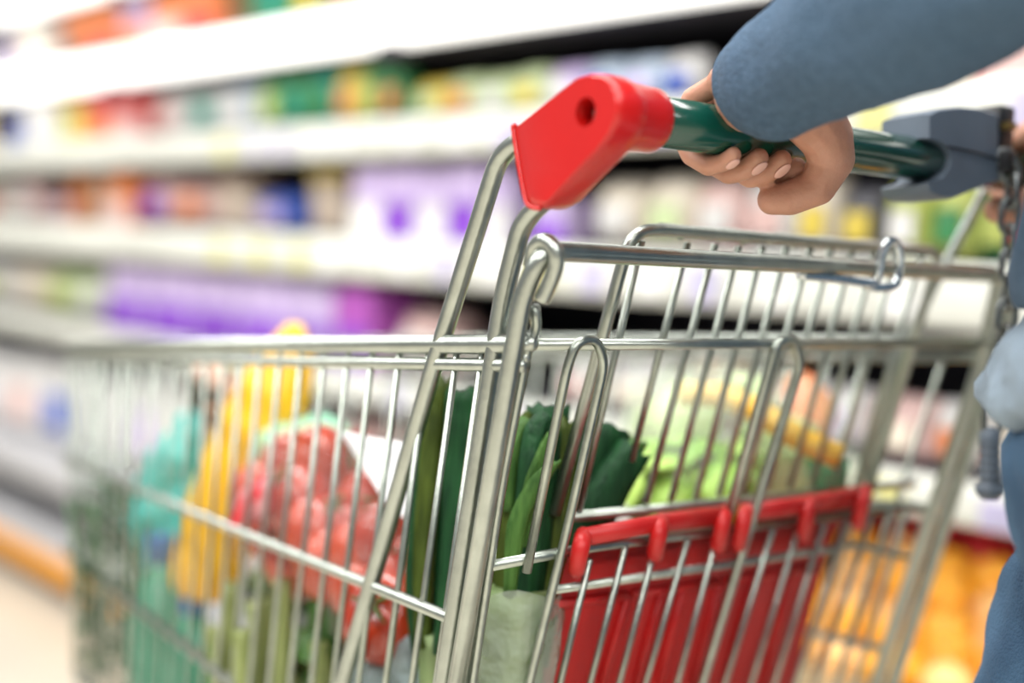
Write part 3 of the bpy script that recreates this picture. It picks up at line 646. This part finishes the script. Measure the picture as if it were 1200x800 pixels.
# lock key hanging from the chain
kp = [P(1160,500,.985), P(1160,585,.985)]
kax = (kp[1]-kp[0]).normalized(); kl = (kp[1]-kp[0]).length
key = obj('lock_key', lathe(kp[0], kax, [(0.004,0),(0.0075,0.004),(0.0075,kl*0.25),(0.0068,kl*0.28),(0.0068,kl*0.78),(0.0105,kl*0.82),(0.0105,kl*0.9),(0.006,kl)], 20), GREYP, lock)
for k in range(4):
    obj('key_rib', lathe(kp[0]+kax*(kl*(0.33+0.11*k)), kax, [(0.0078,0),(0.0078,0.0025)], 16), BLACKP if k % 1 else SHIRT if False else GREYP, key)

# ---------------------------------------------------------------- groceries
LEEK = mat('leek_leaf', (0.003,0.032,0.010), 0.55, 0, 0.3, 9, bump=0.35, bscale=14, stretch=(22,22,0.8), col2=(0.012,0.080,0.022))
LEEKL = mat('leek_leaf_light', (0.025,0.085,0.012), 0.5, 0, 0.3, 12, bump=0.35, bscale=14, stretch=(22,22,0.8), col2=(0.09,0.20,0.04))
LEEKO = mat('leek_leaf_olive', (0.025,0.045,0.004), 0.5, 0, 0.3, 12, bump=0.35, bscale=14, stretch=(22,22,0.8), col2=(0.075,0.11,0.012))
LEEKP = mat('leek_shaft', (0.10,0.17,0.05), 0.45, 0, 0.2, 12, bump=0.2, bscale=60, stretch=(6,6,0.6), col2=(0.25,0.33,0.14))
for _m in (LEEK, LEEKL, LEEKO): _m.node_tree.nodes['Principled BSDF'].inputs['Specular IOR Level'].default_value = 0.25
def leaf(pts, widths, fold, m, parent, face=0.0, name='leaf', nc=7, jag=0.0):
    """strap leaf: pts (px,py,depth), widths in metres, V fold; folded towards the camera side by face angle"""
    path = smooth_path([cpt(*p) for p in pts], 5); n = len(path); fr = []
    vs_, fs = [], []
    for i, p in enumerate(path):
        t = (path[min(i+1,n-1)]-path[max(i-1,0)]).normalized()
        view = p.normalized(); a = t.cross(view).normalized()
        rot = Matrix.Rotation(face, 3, t); a = rot @ a; b = a.cross(t).normalized()
        q = i/(n-1)*(len(widths)-1); k = min(int(q), len(widths)-2); w = widths[k]+(widths[k+1]-widths[k])*(q-k)
        for j in range(nc):
            sgm = (j/(nc-1)-0.5)*2
            off = a*(w/2*sgm)+b*(abs(sgm)**1.4*w*fold)
            if jag and i == n-1: off += t*random.uniform(-jag, jag)
            vs_.append(W(p+off))
    for i in range(n-1):
        for j in range(nc-1): fs.append((i*nc+j, i*nc+j+1, (i+1)*nc+j+1, (i+1)*nc+j))
    o = obj(name, (vs_, fs), m, parent)
    sd = o.modifiers.new('s', 'SOLIDIFY'); sd.thickness = 0.0014; sd.offset = 0
    return o
def leek(base, label, leaves, shaft, r):
    u = thing('leek', base, label, 'leek', 'leeks in the cart corner')
    obj('shaft', tube(smooth_path([P(*p) for p in shaft], 5), r, 16), LEEKP, u)
    for (pts, wd_, fold, m, face) in leaves: leaf(pts, wd_, fold*1.5, m, u, face, jag=0.003)
    return u
# left leek
leek(P(512,800,.93), 'dark green leek standing at the left of the cart post, flat cut leaves', [
  ([(500,760,.93),(503,640,.935),(515,520,.94),(523,444,.945)], [.014,.018,.020,.018], .25, LEEKO, 0.5),
  ([(520,770,.92),(535,640,.92),(540,540,.925),(543,455,.93)], [.016,.022,.024,.026,.026], .18, LEEK, -0.1),
  ([(512,760,.94),(515,640,.945),(528,540,.95),(540,462,.95)], [.016,.020,.024,.020], .3, LEEK, 0.9),
  ([(535,770,.935),(553,640,.94),(563,540,.945),(568,470,.95)], [.016,.022,.024,.022], .3, LEEK, -0.7),
  ([(528,790,.925),(542,690,.92),(560,590,.925),(578,478,.94)], [.014,.020,.022,.018], .3, LEEKO, 0.2),
  ([(500,780,.945),(492,690,.95),(500,600,.955),(512,500,.96)], [.014,.016,.018,.016], .3, LEEK, 0.4)],
  [(516,1000,.95),(515,850,.945),(514,740,.94)], 0.014)
# middle leek
leek(P(610,800,.90), 'leek in a clear plastic sleeve right behind the cart post, frayed leaf tips', [
  ([(600,780,.90),(608,650,.905),(612,560,.91),(610,482,.915)], [.022,.026,.028,.022], .25, LEEKO, 0.3),
  ([(602,770,.895),(618,640,.90),(630,560,.905),(640,500,.91)], [.020,.024,.022,.016], .35, LEEK, -0.3),
  ([(600,700,.885),(612,620,.885),(634,570,.885),(655,540,.885)], [.008,.015,.013,.004], .35, LEEKL, 0.5),
  ([(610,780,.905),(622,650,.915),(633,560,.92),(638,474,.925)], [.024,.028,.030,.030], .3, LEEK, -0.2),
  ([(596,790,.91),(596,690,.915),(594,580,.92),(586,480,.925)], [.018,.022,.022,.018], .3, LEEKO, 0.6),
  ([(622,780,.90),(640,650,.91),(650,560,.915),(658,490,.92)], [.016,.020,.022,.014], .35, LEEKO, -0.6),
  ([(606,640,.89),(616,570,.892),(630,530,.895),(643,508,.897)], [.010,.014,.012,.007], .5, LEEKL, -0.5),
  ([(618,600,.893),(628,540,.895),(636,505,.90),(648,488,.905)], [.010,.013,.014,.010], .5, LEEK, 0.6),
  ([(600,600,.90),(604,540,.902),(612,505,.905),(626,492,.91)], [.012,.016,.016,.010], .5, LEEKL, 0.2)],
  [(585,1000,.93),(594,870,.915),(606,690,.905)], [0.021]*11)
# right leek
leek(P(650,800,.95), 'dark green leek leaning right behind the seat back, wide cut leaves', [
  ([(615,800,.95),(650,660,.955),(682,570,.96),(715,498,.965)], [.03,.036,.042,.040], .2, LEEK, 0.1),
  ([(630,800,.945),(665,660,.945),(700,580,.95),(742,520,.955)], [.028,.034,.034,.026], .22, LEEK, -0.3),
  ([(640,790,.955),(680,660,.955),(712,590,.955),(752,517,.955)], [.02,.024,.02,.012], .3, LEEKL, 0.3),
  ([(610,790,.96),(640,660,.965),(655,580,.97),(665,500,.975)], [.03,.036,.034,.03], .25, LEEK, 0.5)],
  [(575,1000,.985),(595,900,.97),(625,770,.955)], 0.02)
# plastic sleeve round the middle leek
slv = []
for i in range(9):
    t = i/8; y = 690+t*330; cx0 = 607-t*26; c0 = cpt(cx0, y, .905+0.02*t)
    slv.append([W(c0+V((math.cos(a)*(.030+.003*math.sin(5*a+i*1.7)), math.sin(a)*(.026+.003*math.sin(4*a+i)), .004*math.sin(3*a+i)))) for a in [2*math.pi*k/28 for k in range(28)]])
sl = obj('plastic_sleeve', loft(slv, caps=False), film('crinkled_film', (0.74,0.80,0.68), 0.12, 0.72, 1.0, 60))
tag(sl, 'crinkled clear plastic sleeve round the lower part of the middle leek', 'plastic bag')

# tomato bag
TOM = mat('tomato', (0.30,0.015,0.008), 0.22, 0, 0.15, 8, coat=0.4, col2=(0.50,0.065,0.015))
TOMG = mat('tomato_stalk', (0.05,0.14,0.03), 0.7)
tom_me = fruit_mesh('tomato', 0.031, TOM, 0.18)
st_v, st_f = cat(*[tube([V((0,0,0.0262)), V((math.cos(a)*0.008,math.sin(a)*0.008,0.0285)), V((math.cos(a)*0.016,math.sin(a)*0.016,0.0270))], [0.0015,0.0015,0.0006], 5) for a in [k*1.2566 for k in range(5)]])
cal_me = bpy.data.meshes.new('calyx'); cal_me.from_pydata([tuple(v) for v in st_v], [], st_f); cal_me.materials.append(TOMG)
tpos = [(375,540,1.15),(350,585,1.13),(398,575,1.20),(330,620,1.16),(372,625,1.10),(412,612,1.10),(440,590,1.10),(392,662,1.08),(428,650,1.06),(455,630,1.05),(352,660,1.15),(455,722,1.00),(470,690,1.02),(432,690,1.05),(310,580,1.20),(345,545,1.2),(478,660,1.04),(415,545,1.22)]
for i, p in enumerate(tpos):
    o = link('tomato', tom_me, None); o.location = P(*p); o.rotation_euler = (random.uniform(-1.5,1.5), random.uniform(-1.5,1.5), random.uniform(0,6))
    o.scale = (1,1,1) if i != 11 else (1.15,)*3
    tag(o, 'round ripe tomato low at the front of the tomato bag beside the leeks' if i == 11 else 'round red tomato inside the clear bag in the cart', 'tomato', 'tomatoes in the bag')
    link('calyx', cal_me, None, o)
def blob_bag(pts, name, m, label, catg, infl=0.05, voxel=0.008, wr=0.006, scale=22, seed=1, group=None):
    vf = remesh(cat(*[capsules([(P(*p[:3]), p[3])]) for p in pts]+[capsules([(P(*a[:3]), a[3]), (P(*b[:3]), b[3])]) for a, b in zip(pts, pts[1:])]), voxel, 6)
    o = obj(name, wrinkle(vf, wr, scale, seed), m)
    return tag(o, label, catg, group)
blob_bag([(345,560,1.17,.05),(360,610,1.15,.066),(420,600,1.13,.068),(450,650,1.06,.060),(462,712,1.02,.046)], 'tomato_bag', film('tomato_film', (0.98,0.95,0.94), 0.12, 0.955, 1.0, 50), 'clear plastic bag filled with red tomatoes in the middle of the cart', 'plastic bag')
WLAB = mat('white_label', (0.85,0.85,0.86), 0.4, 0, 0.02, 30)
def sheet(pts, m, name, label, catg, bulge=0.01, n=10, parent=None, thick=0.002):
    """curved four-corner sheet: corners (px,py,d) clockwise from top-left"""
    a, b, c, d = [cpt(*p) for p in pts]; vs_, fs = [], []
    for i in range(n+1):
        for j in range(n+1):
            u, v = j/n, i/n; p = a.lerp(b, u).lerp(d.lerp(c, u), v)
            p = p - V((0,1,0))*bulge*math.sin(math.pi*u)*math.sin(math.pi*v)
            vs_.append(W(p))
    for i in range(n):
        for j in range(n): q = i*(n+1)+j; fs.append((q, q+1, q+n+2, q+n+1))
    o = obj(name, (vs_, fs), m, parent); sd = o.modifiers.new('s', 'SOLIDIFY'); sd.thickness = thick
    if parent is None: tag(o, label, catg)
    return o
sheet([(398,505,1.06),(478,520,1.02),(512,640,.975),(452,590,1.0)], WLAB, 'paper_label', 'large plain white paper label on the tomato bag', 'label', 0.006)
REDL = mat('red_print', (0.60,0.02,0.03), 0.4, 0, 0.9, 45, col2=(0.75,0.30,0.32), contrast=True)
sheet([(285,575,1.12),(322,548,1.10),(318,600,1.10),(268,622,1.12)], REDL, 'brand_label', 'red label with white scrawled print beside the yellow bag', 'label', 0.008)
GLAB = mat('mint_film', (0.12,0.55,0.32), 0.35, 0, 0.2, 18, col2=(0.50,0.80,0.62))
blob_bag([(385,510,1.24,.022),(345,520,1.24,.028),(310,545,1.22,.016)], 'mint_wrapper', GLAB, 'mint green plastic wrapper crumpled above the tomatoes', 'wrapper', wr=0.012, scale=30)

# yellow snack bag: loft of flattened rings from the peak down
YEL = mat('yellow_foil', (0.78,0.48,0.01), 0.35, 0, 0.15, 7, bump=0.4, bscale=14, col2=(0.86,0.40,0.02))
rings = []
yb_path = [(346,378,1.27,.004,.003),(340,400,1.27,.018,.010),(326,440,1.27,.034,.02),(308,490,1.27,.040,.026),(284,550,1.27,.042,.03),(258,620,1.28,.040,.03),(240,680,1.28,.034,.026),(236,705,1.28,.026,.014)]
for i, (x, y, d, a, b) in enumerate(yb_path):
    c0 = cpt(x, y, d); rings.append([W(c0+V((math.cos(t)*a*(1+.08*math.sin(3*t+i)), math.sin(t)*b, .006*math.sin(2*t+i)))) for t in [2*math.pi*k/24 for k in range(24)]])
yb_o = obj('snack_bag', loft(rings), YEL); tag(yb_o, 'bright yellow pointed plastic bag poking above the cart rim', 'snack bag')
yb_o.modifiers.new('s', 'SUBSURF').render_levels = 1
# brown patterned mushroom pack
MUSH = mat('patterned_pack', (0.035,0.04,0.03), 0.5, 0, 0.9, 26, col2=(0.70,0.42,0.30), contrast=True)
blob_bag([(245,455,1.36,.028),(268,470,1.36,.030),(262,505,1.36,.02)], 'patterned_bag', MUSH, 'dark bag with peach and cream pattern behind the yellow bag', 'snack bag', wr=0.004)
# turquoise bag and green bottles
TURQ = mat('turquoise_film', (0.01,0.36,0.31), 0.35, 0, 0.3, 12, bump=0.5, bscale=18, col2=(0.06,0.56,0.52))
blob_bag([(232,500,1.38,.020),(215,545,1.38,.036),(205,590,1.38,.042),(212,640,1.38,.040)], 'turquoise_bag', TURQ, 'crumpled turquoise plastic bag left of the yellow bag', 'plastic bag', wr=0.016, scale=24)
BOT = mat('green_bottle_plastic', (0.0,0.26,0.15), 0.25, 0, 0.15, 9, coat=0.5)
BCAP = mat('blue_cap', (0.01,0.13,0.42), 0.35)
def bottle(x, ytop, d, r, h, label):
    up = w_dir(UPV); top = P(x, ytop, d); base = top-up*h
    u = thing('detergent_bottle', base, label, 'bottle', 'green bottles in the cart')
    obj('bottle_body', lathe(base, up, [(r*.9,0),(r,h*.03),(r,h*.62),(r*.9,h*.72),(r*.5,h*.84),(r*.42,h*.88)], 28), BOT, u)
    obj('cap', lathe(base, up, [(r*.45,h*.88),(r*.45,h*.985),(r*.4,h)], 20), BCAP, u)
bottle(189, 625, 1.34, 0.031, 0.24, 'green plastic bottle with blue cap, farther left of the two in the cart')
bottle(228, 690, 1.31, 0.029, 0.19, 'shorter green bottle with blue cap under the yellow bag')
# herb pot
HERB = mat('herb_leaf', (0.02,0.085,0.03), 0.55, 0, 0.3, 20, col2=(0.06,0.17,0.05))
HB_ = P(138, 788, 1.415)
pot = thing('herb_bunch', HB_, 'bushy dark green bunch of herbs at the front end of the cart', 'herbs')
for i in range(230):
    a = random.uniform(0, 6.283); rr = 0.028*math.sqrt(random.random()); h = random.uniform(0.0, 0.19)
    p = HB_+w_dir(V((math.cos(a)*rr, math.sin(a)*rr, h))); d = w_dir(V((math.cos(a+random.uniform(-1,1)), math.sin(a+random.uniform(-1,1)), random.uniform(.1,1)))).normalized(); s_ = d.cross(EZ).normalized(); l = random.uniform(.018,.03)
    vv = [p, p+d*l*.4+s_*l*.3+EZ*.004, p+d*l, p+d*l*.4-s_*l*.3+EZ*.004]
    o = obj('leaf', (vv, [(0,1,2),(0,2,3)]), HERB, pot)
for i in range(7):
    a = i*0.9; q = HB_+w_dir(V((math.cos(a)*.02, math.sin(a)*.02, 0))); obj('stalk', tube([q, q+w_dir(V((math.cos(a)*.03, math.sin(a)*.03, .18)))], 0.0022, 6), HERB, pot)
# celery stalks and leafy greens low in the basket
CEL = mat('celery', (0.12,0.16,0.035), 0.4, 0, 0.2, 12, bump=0.3, bscale=40, stretch=(20,20,0.5), col2=(0.33,0.38,0.14))
cel = thing('celery', P(320,860,1.2), 'pale green celery with upright stalks behind the side wires', 'celery')
for i in range(11):
    x = 256+i*15; d = 1.16+0.05*math.sin(i*2.1)
    lb = [P(x+random.uniform(-6,6), 705+random.uniform(-30,35)+(i>6)*30, d-.005*i), P(x, 790, d-.004*i), P(x*0.9+30, 900, d)]
    obj('stalk', tube(smooth_path(lb, 5), [.0075]*4+[.009]*4+[.010]*3, 10, squash=.7), CEL, cel)
GRN2 = mat('dark_greens', (0.02,0.09,0.015), 0.45, 0, 0.4, 16, bump=0.5, bscale=30, col2=(0.09,0.22,0.03))
def greens(name, pts, m, label, catg, n=60, size=.04, seed=2, group=None):
    random.seed(seed); base = P(*pts[0][:3]); u = thing(name, base, label, catg, group)
    for i in range(n):
        p = random.choice(pts); c0 = P(*p[:3])+V((random.gauss(0,1),random.gauss(0,1),random.gauss(0,1))).normalized()*p[3]*random.uniform(.5,1)
        d = (c0-P(*p[:3])).normalized(); s_ = d.cross(EZ+V((.1,.2,0))).normalized(); t = d.cross(s_); l = size*random.uniform(.7,1.2)
        vs_, fs = [], []
        for a in range(5):
            for b in range(5):
                uu, vv = (a/4-.5)*2, (b/4-.5)*2; k = (1-.35*vv*vv)
                vs_.append(c0+s_*(uu*l*.6*k)+t*(vv*l*.7)+d*(-.35*l*(uu*uu+vv*vv)*.6+.004*math.sin(5*uu+i)*math.cos(4*vv+i)))
        for a in range(4):
            for b in range(4): q = a*5+b; fs.append((q,q+1,q+6,q+5))
        obj('leaf', (vs_, fs), m, u)
    return u
greens('leafy_greens', [(345,640,1.2,.03),(330,690,1.2,.03),(400,720,1.12,.03),(440,775,1.06,.03),(380,770,1.12,.03)], GRN2, 'dark green leafy vegetable under the tomato bag', 'greens', 46, .034, 3)
JAR = mat('teal_wrap', (0.16,0.28,0.28), 0.2, 0, 0.6, 35, bump=0.8, bscale=40, col2=(0.45,0.55,0.52), contrast=True)
blob_bag([(440,800,1.02,.026),(455,815,1.0,.026),(490,790,.98,.024),(495,740,.98,.014)], 'crinkled_wrap', film('grey_film', (0.45,0.55,0.55), 0.15, 0.5, 1.0, 70), 'crinkled greyish plastic wrap at the bottom beside the leeks', 'wrapper', wr=0.01, scale=40)

# salad bags behind the seat
LET = mat('lettuce', (0.16,0.42,0.03), 0.5, 0, 0.3, 14, bump=0.4, bscale=30, col2=(0.50,0.70,0.16))
LETP = mat('lettuce_pale', (0.45,0.62,0.22), 0.5, 0, 0.2, 14, bump=0.4, bscale=30, col2=(0.76,0.84,0.55))
greens('lettuce', [(770,555,1.12,.035),(815,560,1.12,.04),(865,565,1.13,.035),(790,590,1.1,.04),(850,590,1.1,.04)], LET, 'bright green lettuce leaves showing above the red seat flap', 'lettuce', 60, .036, 5)
greens('lettuce', [(800,500,1.20,.045),(860,500,1.2,.05),(910,530,1.18,.04)], LETP, 'pale frilly lettuce in the clear bag behind the wires', 'lettuce', 50, .04, 6)
blob_bag([(790,500,1.18,.05),(830,530,1.15,.075),(890,530,1.16,.075),(945,555,1.14,.05)], 'salad_bag', film('salad_film', (0.95,0.98,0.92), 0.2, 0.84, 1.0, 40), 'clear salad bag with lettuce in the rear of the cart', 'salad bag')
YST = mat('yellow_band', (0.82,0.45,0.03), 0.4, 0, 0.15, 30, col2=(0.85,0.66,0.25))
def ribbon(pts, w, m, name, label, catg):
    path = smooth_path([cpt(*p) for p in pts], 6); vs_, fs = [], []
    for i, p in enumerate(path):
        t = (path[min(i+1,len(path)-1)]-path[max(i-1,0)]).normalized(); a = t.cross(p.normalized()).normalized()
        vs_ += [W(p+a*w/2), W(p+V((0,-.003,0))), W(p-a*w/2)]
    for i in range(len(path)-1):
        for j in range(2): fs.append((i*3+j, i*3+j+1, (i+1)*3+j+1, (i+1)*3+j))
    o = obj(name, (vs_, fs), m); sd = o.modifiers.new('s', 'SOLIDIFY'); sd.thickness = .002
    return tag(o, label, catg)
ribbon([(795,462,1.13),(850,465,1.10),(900,490,1.08),(945,518,1.075),(985,535,1.075)], .020, YST, 'printed_band', 'yellow printed band across the top of the salad bag', 'label')
GBX = mat('green_print', (0.01,0.30,0.10), 0.4, 0, 0.2, 30, col2=(0.03,0.42,0.16))
sheet([(945,535,1.10),(995,540,1.10),(990,575,1.10),(950,572,1.10)], GBX, 'printed_label', 'green printed panel at the right end of the salad bag', 'label', .004)
ORP = mat('orange_red_pack', (0.78,0.16,0.07), 0.4, 0, 0.3, 16, col2=(0.86,0.35,0.12))
blob_bag([(940,455,1.25,.020),(952,480,1.24,.024),(948,510,1.22,.02)], 'snack_pouch', ORP, 'small orange and red pouch behind the salad bag', 'pouch', wr=.005)

# ---------------------------------------------------------------- person
RW = w_dir(RV); RW.z = 0; RW.normalize(); FW = EZ.cross(RW); FW = FW if FW.dot(w_dir(FV)) > 0 else -FW
HW = W(H0); ORG0 = V((HW.x, HW.y, 0))
def Q(r, b, z): return ORG0+RW*r-FW*b+EZ*z            # r along the bar, b behind it, z above the floor
person = thing('person', Q(0.27, 0.25, 0), 'person in a blue knit sweater and jeans pushing the cart, hand on the green bar', 'person')
def ringQ(r, b, z, a, d, n=28): return [Q(r+a*math.cos(2*math.pi*k/n), b+d*math.sin(2*math.pi*k/n), z) for k in range(n)]
def hand(mir, base_r, wristp, elbow):
    """finger chains wrapped round the bar; mir=+1 left hand (thumb to +r)"""
    parts = []
    wob = [(-.036,.0066,.0062,.0056,-4,.0215),(-.0165,.0078,.0073,.0066,0,.024),(.0035,.0083,.0077,.0070,0,.0245),(.0235,.0080,.0076,.0068,0,.0235)]
    tips = [218, 224, 226, 214]
    kn = []
    for (dr, r1, r2, r3, th0, rho), tip in zip(wob, tips):
        r0 = base_r+mir*dr
        ch = [(HB(r0, rho+.008, -10+th0), r1*1.12), (HB(r0-mir*.001, rho+.006, 40), r1*1.02), (HB(r0-mir*.002, rho+.004, 88), r1*1.05), (HB(r0-mir*.002, rho+.001, 128), r2*.98), (HB(r0-mir*.001, rho, 168), r2*1.03), (HB(r0+mir*.001, rho-.0005, 195), r3), (HB(r0+mir*.002, rho-.001, tip), r3*.9)]
        parts.append(capsules([(W(p), q) for p, q in ch])); kn.append(ch[0][0])
    wc = wristp
    for k_, rr in zip(kn, (.012,.0125,.0125,.012)):
        m1 = k_.lerp(wc, .45)
        parts.append(capsules([(W(k_), rr*.85), (W(m1), rr*1.05), (W(wc), .022)]))
    parts.append(capsules([(W(kn[0]), .010), (W(kn[1]), .011), (W(kn[2]), .011), (W(kn[3]), .010)]))
    parts.append(capsules([(W(wc), .0245), (W(wc.lerp(elbow, .25)), .028), (W(wc.lerp(elbow, .6)), .034)]))
    return parts, kn
# left hand
LW = cpt(884, 108, .800); LE = cpt(1236, -112, .615)
parts, kn = hand(1, 0.138, LW, LE)
thumb = [((945,128,.815),.020),((968,160,.826),.0165),((975,186,.832),.0142),((958,219,.836),.0116),((926,232,.842),.0108),((905,234,.846),.0096)]
parts.append(capsules([(P(*p), r) for p, r in thumb]))
parts.append(capsules([(P(945,128,.815),.019),(P(915,118,.805),.022)]))
lh = remesh(cat(*parts), 0.0014, 5, 0.5)
def ellipsoid(c, ax, ay, az, a, b, d):
    v, f = sphere((0,0,0), 1, 12, 8); return [V(c)+ax*(q.x*a)+ay*(q.y*b)+az*(q.z*d) for q in v], f
NAILS = []
for dr, r3, rho, tip in ((-.036,.0056,.0215,218),(-.0165,.0066,.024,224),(.0035,.0070,.0245,226),(.0235,.0068,.0235,214)):
    r0 = 0.138+dr+.002; a = math.radians(tip-9); rad = UPV*math.cos(a)+FV*math.sin(a); tan = FV*math.cos(a)-UPV*math.sin(a)
    NAILS.append(ellipsoid(W(HB(r0, rho-.001+r3*.80, tip-9)), w_dir(RV), w_dir(tan), w_dir(rad), r3*.72, r3*.95, .0013))
# right hand (mostly behind the lock)
RWp = HB(0.475, .05, -50); RE = HB(0.47, .0, 0)-FV*.20+UPV*.06+RV*.06
partsR, knR = hand(-1, 0.475, RWp, RE)
thR = [(HB(.455,.040,-70),.015),(HB(.435,.036,-110),.013),(HB(.42,.033,-150),.011),(HB(.41,.03,-175),.010)]
partsR.append(capsules([(W(p), r) for p, r in thR]))
rh = remesh(cat(*partsR), 0.002, 4, 0.5)
# torso/neck/head under the clothes
LS, RS = Q(0.08, .29, 1.42), Q(.46, .29, 1.42)
HC = Q(0.27, 0.25, 1.64)
headp = [capsules([(Q(.27,.29,1.38), .055), (Q(.27,.275,1.50), .052), (Q(.27,.255,1.58), .06)]),
         loft([[HC+RW*(math.cos(t)*a)+FW*(math.sin(t)*b+o_)+EZ*z for t in [2*math.pi*k/24 for k in range(24)]] for z, a, b, o_ in ((-.12,.02,.02,.05),(-.105,.045,.045,.035),(-.07,.058,.07,.02),(-.02,.068,.088,.005),(.03,.073,.094,0),(.07,.068,.088,-.005),(.10,.045,.06,-.01),(.115,.015,.02,-.01))]),
         capsules([(HC+FW*.088+EZ*.005, .009), (HC+FW*.105-EZ*.028, .013)]),
         capsules([(HC+FW*.083-EZ*.062-RW*.014, .007), (HC+FW*.088-EZ*.062+RW*.014, .007)])]
for s in (-1,1):
    headp.append(capsules([(HC+RW*(s*.073)+EZ*.012-FW*.01, .014), (HC+RW*(s*.074)-EZ*.022-FW*.006, .010)]))
core = loft([ringQ(.27,.29,z,a,d) for z,a,d in ((.86,.15,.10),(1.0,.135,.09),(1.15,.14,.095),(1.3,.155,.1),(1.40,.13,.08),(1.43,.06,.05))])
bodyv = remesh(cat(core, capsules([(LS,.045),(W(LE),.040),(W(LW.lerp(LE,.55)),.034)]), capsules([(RS,.045),(W(RE),.040),(W(RWp.lerp(RE,.55)),.034)]), *headp), 0.007, 3)
body = obj('body', cat(bodyv[:2], lh[:2], rh[:2]), SKIN, person)
for nl in NAILS: obj('finger_nail', nl, NAIL, body)
for s in (-1,1):
    e = obj('eye', sphere(HC+RW*(s*.032)+FW*.081+EZ*.012, .0125, 14, 10), mat('eye_white', (.8,.8,.78), .2), person)
    obj('iris', sphere(HC+RW*(s*.032)+FW*.0905+EZ*.012, .0052, 10, 8), mat('iris_brown', (.06,.03,.015), .2), e)
hv = remesh(cat(sphere(HC-FW*.012+EZ*.038, .098, 24, 16, (1,1,.92)), capsules([(HC-FW*.07-EZ*.02,.05),(HC-FW*.06-EZ*.09,.04)])), .007, 3)
hv = wrinkle(hv, .012, 40, 4); obj('hair', ([v for v in hv[0]], hv[1]), HAIRM, person)
# jeans
HIPR, HIPB = 0.285, 0.27
hip = loft([ringQ(HIPR,HIPB,z,a,d) for z,a,d in ((.80,.14,.105),(.86,.165,.115),(.92,.165,.115),(.98,.155,.105))])
legR = [(Q(.34,.206,.86),.090),(Q(.335,.160,.70),.085),(Q(.33,.154,.52),.072),(Q(.33,.20,.30),.058),(Q(.33,.27,.09),.052)]
legL = [(Q(.20,.25,.86),.092),(Q(.19,.30,.68),.084),(Q(.185,.36,.50),.066),(Q(.185,.48,.28),.057),(Q(.185,.58,.10),.052)]
jv = remesh(cat(hip, capsules(legR), capsules(legL)), .008, 5)
jeans = obj('jeans', wrinkle(jv, .014, 13, 9), DENIM, person)
# sweater
sweat = [loft([ringQ(HIPR-.01,b,z,a,d) for z,a,d,b in ((.955,.172,.120,.258),(1.0,.168,.118,.255),(1.1,.165,.115,.26),(1.22,.175,.118,.285),(1.34,.185,.115,.29),(1.43,.14,.085,.29),(1.47,.07,.06,.29))]),
         capsules([(LS,.072),(W(LE).lerp(LS,.45),.066),(W(LE),.056),(W(LW.lerp(LE,.62)),.050),(W(LW.lerp(LE,.30)),.043),(W(LW.lerp(LE,.12)),.0415),(P(899,95,.797),.0385)]),
         capsules([(RS,.072),(W(RE).lerp(RS,.45),.066),(W(RE),.060),(W(RWp.lerp(RE,.5)),.05),(W(RWp.lerp(RE,.2)),.043)])]
sv = remesh(cat(*sweat), .005, 4)
obj('sweater', wrinkle(sv, .010, 9, 2, (W(LE)-W(LW)).normalized(), 0.9), KNIT, person)
# shirt hem below the sweater
hem = loft([ringQ(HIPR+.005,.264,z,a,d) for z,a,d in ((.890,.182,.142),(.900,.188,.150),(.915,.187,.150),(.938,.180,.138),(.97,.16,.11))])
hm = remesh(hem, .006, 3); obj('shirt_hem', wrinkle(hm, .010, 22, 6), SHIRT, person)
for leg, rr in ((legR, .33), (legL, .185)):
    b0 = leg[-1][0]; bq = (b0-ORG0); bb = -bq.dot(FW)
    sh = loft([[Q(rr+.045*math.cos(t)*k, bb-.06+.135*math.sin(t)*k2, z) for t in [2*math.pi*i/24 for i in range(24)]] for z,k,k2 in ((.0,.92,.97),(.012,1,1),(.03,1,1),(.06,.9,.85),(.09,.8,.5))])
    obj('shoe', sh, SHOE, person)
